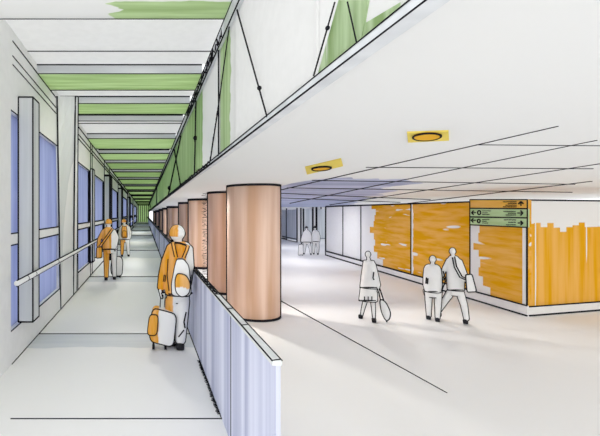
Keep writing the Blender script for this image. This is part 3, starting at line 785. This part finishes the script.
# --- generic smaller walkers, traced row by row
def walker(label, f, head, coat_rows, sleeves, legs, shoes, coat_m, leg_m, coat_lines=(), hands=(), skirt=None, hair=None, head_m=None, vox=.012, leg_w=(.09, .07, .055), leg_lines=True, trousers=True, lk=1.0):
    t_ = person(label, f); b, k = MB(), MB(); hx, hy, hrx, hry = head
    f.head(b, hx, hy, hrx, hry, k, head_m)
    top = coat_rows[0]; cxm = (top[1]+top[2])/2
    f.limb(b, [(hx, hy+hry*.5, 0), (cxm, top[0]+2*f.s/40, 0)], [hrx/f.s*.55, hrx/f.s*.75], M['paper'])
    f.spans(b, [(y, xl+.18*(xr-xl), xr-.18*(xr-xl), hd*.7) for y, xl, xr, hd in coat_rows], M['paper'])
    for pts in sleeves: f.limb(b, pts, [.045, .038, .03][:len(pts)], M['paper'])
    for pts in legs: f.limb(b, pts, [w*.7 for w in leg_w][:len(pts)], M['paper'])
    for (x, y, d, side) in hands: f.hand(b, x, y, d, sz=1.1, side=side)
    remeshed(b, 'body', t_, vox*.85, head_m or M['paper'], k, f)
    b, k = MB(), MB()
    L_, R_ = f.spans(b, coat_rows, M['paper'])
    q = coat_rows[-1]; n_ = 8
    f.line(k, [f.p(q[1]+(q[2]-q[1])*i/n_, q[0], -q[3]*math.sqrt(max(0, 1-(2*i/n_-1)**2))) for i in range(n_+1)], lk)
    for pts in sleeves:
        a, c = f.limb(b, [(x, y, d) for x, y, d in pts], [.062, .056, .05][:len(pts)], M['paper'])
    for ln in coat_lines: f.line(k, ln, lk*.85)
    remeshed(b, 'coat', t_, vox, coat_m, k, f)
    if skirt:
        b, k = MB(), MB(); L_, R_ = f.spans(b, skirt, M['paper'])
        q = skirt[-1]
        f.line(k, [f.p(q[1]+(q[2]-q[1])*i/n_, q[0], -q[3]*math.sqrt(max(0, 1-(2*i/n_-1)**2))) for i in range(n_+1)], lk)
        for fx in (.3, .5, .7): f.line(k, [f.p(q[1]+(q[2]-q[1])*fx, q[0]-4, -q[3]*.95), f.p(q[1]+(q[2]-q[1])*fx, q[0], -q[3]*.98)], lk*.7)
        remeshed(b, 'skirt', t_, vox, M['paper'], k, f)
    if trousers:
        b, k = MB(), MB(); q = coat_rows[-1]; hy_ = q[0]
        m_ = .12*(q[2]-q[1])
        f.spans(b, [(hy_-6*f.s/40, q[1]+m_, q[2]-m_, q[3]*.85), (hy_+2*f.s/40, q[1]+m_, q[2]-m_, q[3]*.85), (hy_+5*f.s/40, q[1]+m_*1.3, q[2]-m_*1.3, q[3]*.7)], M['paper'])
        for pts in legs:
            f.limb(b, pts, list(leg_w)[:len(pts)], M['paper'])
        remeshed(b, 'trousers', t_, vox, leg_m, k, f)
    for (x, y, d) in shoes: shoe(f, t_, x, y, d=d)
    if hair:
        b = MB(); p = f.p(hx, hy); a_, c_ = hrx/f.s*1.08, hry/f.s*1.08; rings = []
        for i in range(1, 8):
            w = math.pi*.6*i/7
            rings.append([p+Vector((a_*math.sin(w)*math.cos(q), c_*math.sin(w)*math.sin(q)*(1 if math.sin(q) < 0 else .5), c_*math.cos(w))) for q in [2*math.pi*j/16 for j in range(16)]])
        b.loft(rings[::-1], hair); b.build('hair', t_)
    return t_
PW = M['paper']
half = lambda e, nm: marker(nm, col(230, 155, 30), stroke='z', freq=12, along=1.5, masks=[('x', 1, e, .02, 6, 'z')])

# walkers further along the walkway
f = Fig(107.5, 280, 1.92, .55)
walker('person in an orange coat with a shoulder bag beside the left windows', f, (108.7, 222.6, 3.1, 3.5),
       [(227, 106, 111.5, .08), (229.5, 103.5, 113.5, .12), (236, 102.8, 115.5, .14), (243, 102.3, 117, .15), (249, 102.5, 117.5, .15)],
       [[(104, 231, 0), (99.5, 239, 0), (98.5, 246, -.05)], [(113.5, 231, 0), (117, 237.5, 0), (115.5, 245.5, -.08)]],
       [[(106.5, 249, 0), (106.5, 264, 0), (106.3, 277, -.02)], [(114, 249, 0), (114, 262, .05), (114.5, 276, .1)]],
       [(106, 279, -.02), (114.5, 278.6, .1)], half(.12, 'orange_coat_half_white'), half(.10, 'orange_trousers_half_white'),
       hands=[(98.8, 245, -.05, 1), (115.4, 245, -.08, -1)], hair=M['orange'])
f = Fig(107.5, 280, 1.92, .55)
sb = fthing('shoulder_bag', 'orange shoulder bag hanging at the hip of the walker by the windows', 'bag', f)
b = MB(); f.prism(b, [(97, 246.5), (102, 246), (102, 256.5), (96.5, 257)], -.32, -.18, M['orange'], .2, .03); b.build('pouch', sb)
b = MB(); pts = [(99.5, 247, -.25), (102, 243.5, -.2), (107.5, 236, -.18), (112.5, 229, -.12)]
f.limb(b, pts, [.018]*4, M['orange'], .3); f.line(b, [(x-.7, y-.7, d-.01) for x, y, d in pts], .8); f.line(b, [(x+.9, y+.7, d-.01) for x, y, d in pts], .8); b.build('strap', sb)
def case(f, label, poly, handle, wheels, d0=-.14, d1=.12, rnd=.3, lk=1.0, name='suitcase'):
    t_ = fthing(name, label, 'suitcase', f); b = MB(); f.prism(b, poly, d0, d1, PW, rnd, .035, k=lk); b.build('shell', t_)
    b = MB()
    for a, c in handle: f.limb(b, [(*a, 0), (*c, 0)], [.011, .011], PW); f.line(b, [(*a, -.02), (*c, -.02)], lk*.9)
    b.build('handle', t_)
    for x, d in wheels:
        b = MB(); p = f.p(x, f.fy-1, d); p.z = .035; r_ = .035
        b.loft([[p+Vector((dx, r_*math.cos(q), r_*math.sin(q))) for q in [2*math.pi*j/14 for j in range(14)]] for dx in (-.015, .015)], M['ink'])
        x_, z_ = p.x, .10; b.tube([p, p+Vector((0, 0, .09))], .014, M['ink']); b.build('wheel', t_)
    return t_
f = Fig(117, 277.5, 1.92, .55)
case(f, 'white upright suitcase beside the walker with the shoulder bag', [(112, 256.5), (120.5, 256), (122.8, 260), (122, 274), (119, 275.5), (112, 274.5), (110.8, 268)],
     [((114, 248.5), (113.8, 257)), ((117, 248.5), (117, 257)), ((113.8, 248.4), (117.2, 248.4))], [(114, -.05), (120, -.05)])
f = Fig(125.5, 256.5, 1.92, .38)
walker('person in a white coat with an orange backpack, farthest along the walkway', f, (124, 221.6, 2.1, 2.3),
       [(224.4, 122.5, 126.5, .08), (226, 121, 128.3, .12), (232, 120.6, 129, .15), (239.5, 120.4, 129.4, .15)],
       [[(121, 227.5, 0), (119.6, 233, 0), (120, 238.5, .02)], [(128.4, 227, 0), (130.5, 233, 0), (129.6, 238.5, .02)]],
       [[(122.6, 240, 0), (122.2, 247, 0), (122, 254, -.03)], [(127.4, 240, 0), (128, 247, 0), (128.6, 254.5, .03)]],
       [(122, 255.6, -.03), (128.6, 255.6, .03)], PW, half(.0, 'orange_left_trouser_leg'), hands=[(120, 237.5, .02, 1), (129.6, 237.5, .02, -1)], hair=M['orange'])
f = Fig(125.5, 256.5, 1.92, .38)
bk = fthing('backpack', 'small orange backpack on the farthest walkway walker', 'backpack', f)
b = MB(); f.prism(b, [(122, 226), (126.5, 226), (127.5, 237.5), (121.5, 237.5)], -.34, -.16, M['orange'], .25, .03); b.build('bag', bk)
b = MB(); f.prism(b, [(122.8, 230.5), (126.2, 230.5), (126.6, 236.5), (122.4, 236.5)], -.38, -.33, M['orange'], .25, .02, k=.7); b.build('pocket', bk)
for x in (122.4, 126.6):
    b = MB(); f.limb(b, [(x, 226.2, -.25), (x, 225.4, -.13), (x, 225.6, -.05)], [.025]*3, M['orange'], .4); b.build('strap', bk)

# woman with a skirt in the concourse
f = Fig(368, 321, 2.55, .68)
walker('person in a white coat and knee skirt walking alone in the concourse', f, (368, 254.3, 2.5, 3.0),
       [(260.6, 364, 374, .08), (262, 363.3, 374.4, .11), (270, 362.3, 375.6, .14), (280, 361, 377, .16), (287.5, 360, 378.3, .17)],
       [[(365.5, 264, 0), (363.6, 275, 0), (362.5, 285, 0)], [(373, 264, 0), (376, 275, -.02), (378.4, 285.5, -.05)]],
       [[(366, 298, 0), (363.5, 307, .1), (361.5, 315.5, .2)], [(372.5, 298, 0), (373.6, 310, -.05), (374, 319, -.1)]],
       [(360.5, 317, .2), (374, 320, -.1)], PW, PW, coat_lines=[[(373.8, 272, -.15), (373, 278, -.16), (374, 280, -.16)]], hands=[(378.6, 284.5, -.05, -1)],
       skirt=[(286, 361.5, 376.5, .14), (288.5, 360.5, 377, .15), (300.5, 359, 377.4, .17)], trousers=False, leg_w=(.075, .06, .04))
f = Fig(384, 321.5, 2.55, .68)
case(f, 'white oval trolley case trailing behind the person in the skirt', [(379.5, 298), (385, 300), (390.5, 311), (389.5, 318), (386, 320), (381.5, 311)],
     [((378, 289), (380.5, 300)), ((379.6, 288), (383.5, 300)), ((377.8, 288.8), (380, 287.8))], [(386.8, -.04)], rnd=.4)

# couple at the yellow wall
f = Fig(432, 320, 2.55, .68)
walker('person in a rounded white jacket walking beside the striding companion', f, (432.7, 259.2, 3.1, 3.5),
       [(264.6, 428, 437, .08), (266, 425.5, 439.5, .14), (269, 424, 441, .18), (277, 423.3, 442, .20), (286, 423.2, 442, .20), (291.5, 425, 441, .18)],
       [], [[(428.5, 291, 0), (428.6, 304, 0), (428.8, 316, .05)], [(438, 291, 0), (438, 306, -.02), (437.6, 318, -.08)]],
       [(428.4, 318, .05), (437.4, 319.6, -.08)], PW, PW,
       coat_lines=[[(426.5, 277.5, -.20), (425.9, 283.5, -.20), (427.4, 284, -.20), (427.9, 278.4, -.20)]], hands=[(424.6, 289, .05, 1), (441, 289, .05, -1)], leg_w=(.095, .075, .055))
f = Fig(455, 323, 2.55, .68)
walker('person in a white coat striding with a shoulder bag past the yellow wall', f, (452.6, 251.3, 3.1, 3.5),
       [(256, 450, 457, .08), (258, 448.5, 459, .11), (266, 447, 462, .13), (277, 446.5, 464.5, .14), (290, 447.5, 464, .15)],
       [[(449, 260, 0), (445, 267.5, 0), (442.5, 274, .05)], [(459.5, 261, 0), (464, 272, 0), (468, 283, -.02)]],
       [[(451.5, 291, 0), (444.5, 301.5, .08), (438.5, 311, .15)], [(459.5, 291, 0), (464, 305, -.05), (466.5, 319, -.1)]],
       [(439, 314, .15), (465.5, 321.4, -.1)], PW, PW, coat_lines=[[(443, 271, -.05), (446, 280, -.08), (441.5, 291, -.06)]], hands=[(442.5, 272.5, .05, 1), (468, 282, -.02, -1)], leg_w=(.10, .08, .06))
f = Fig(455, 323, 2.55, .68)
sb = fthing('shoulder_bag', 'white shoulder bag at the side of the striding person by the yellow wall', 'bag', f)
b = MB(); f.prism(b, [(465.5, 273.5), (471.5, 273), (476, 290), (467, 290.5)], -.26, -.12, PW, .15, .03); b.build('pouch', sb)
b = MB(); pts = [(468, 280, -.2), (461, 277, -.2), (455.5, 267, -.17), (453.5, 257, -.1)]
f.limb(b, pts, [.028]*4, PW, .3); f.line(b, [(x-1.1, y+.4, d-.012) for x, y, d in pts], .8); f.line(b, [(x+1.1, y-.4, d-.012) for x, y, d in pts], .8); b.build('strap', sb)

# the far couple by the doors
f = Fig(306.5, 254.5, 2.55, .3)
walker('person pulling a small case at the far end of the concourse, left of the pair', f, (306.5, 227.8, 1.3, 1.5),
       [(230.2, 304.8, 308.6, .08), (231, 304.2, 309.2, .11), (236, 302.5, 310.6, .14), (242, 302, 311.2, .15)],
       [[(304, 232.5, 0), (302.4, 237, 0), (301.6, 242, -.03)], [(309.6, 232.5, 0), (310.8, 237, 0), (311, 241.5, 0)]],
       [[(305, 242, 0), (304.6, 248, .05), (303.8, 253, .1)], [(308.4, 242, 0), (310.2, 248, -.03), (310.8, 253.2, -.08)]],
       [(303.8, 253.9, .1), (310.8, 254.1, -.08)], PW, PW, hands=[(301.7, 241.5, -.03, 1), (311, 241, 0, -1)], lk=.9,
       hair=plain('dark_hair', col(70, 70, 72)), leg_w=(.10, .08, .06))
f = Fig(316, 254.5, 2.55, .3)
walker('person in a white coat at the far end of the concourse, right of the pair', f, (315, 227.6, 1.3, 1.5),
       [(230, 313.4, 317, .08), (231, 312.9, 317.6, .11), (236, 312.6, 318.8, .14), (241.5, 312.4, 319.2, .15)],
       [[(313, 232, 0), (312.2, 237, 0), (312.6, 241.5, 0)], [(317.8, 232, 0), (319.4, 237, 0), (319, 241.5, 0)]],
       [[(314.2, 242, 0), (313.8, 248, .05), (313.6, 253, .05)], [(317.6, 242, 0), (318.2, 248, -.03), (317.8, 253, -.05)]],
       [(313.6, 254, .05), (317.8, 254, -.05)], PW, PW, hands=[(312.6, 241, 0, 1), (319, 241, 0, -1)], lk=.9,
       hair=plain('black_hair', col(48, 48, 50)), leg_w=(.09, .075, .06))
f = Fig(300.5, 255.5, 2.55, .3)
case(f, 'small white case pulled by the far left concourse walker', [(298.6, 244.5), (303, 244), (303.2, 254.5), (298.2, 255)],
     [((301.6, 241.5), (300.6, 245)), ((302.2, 241.8), (301.8, 245))], [(299, -.04), (302.5, -.04)], rnd=.15, lk=.9)
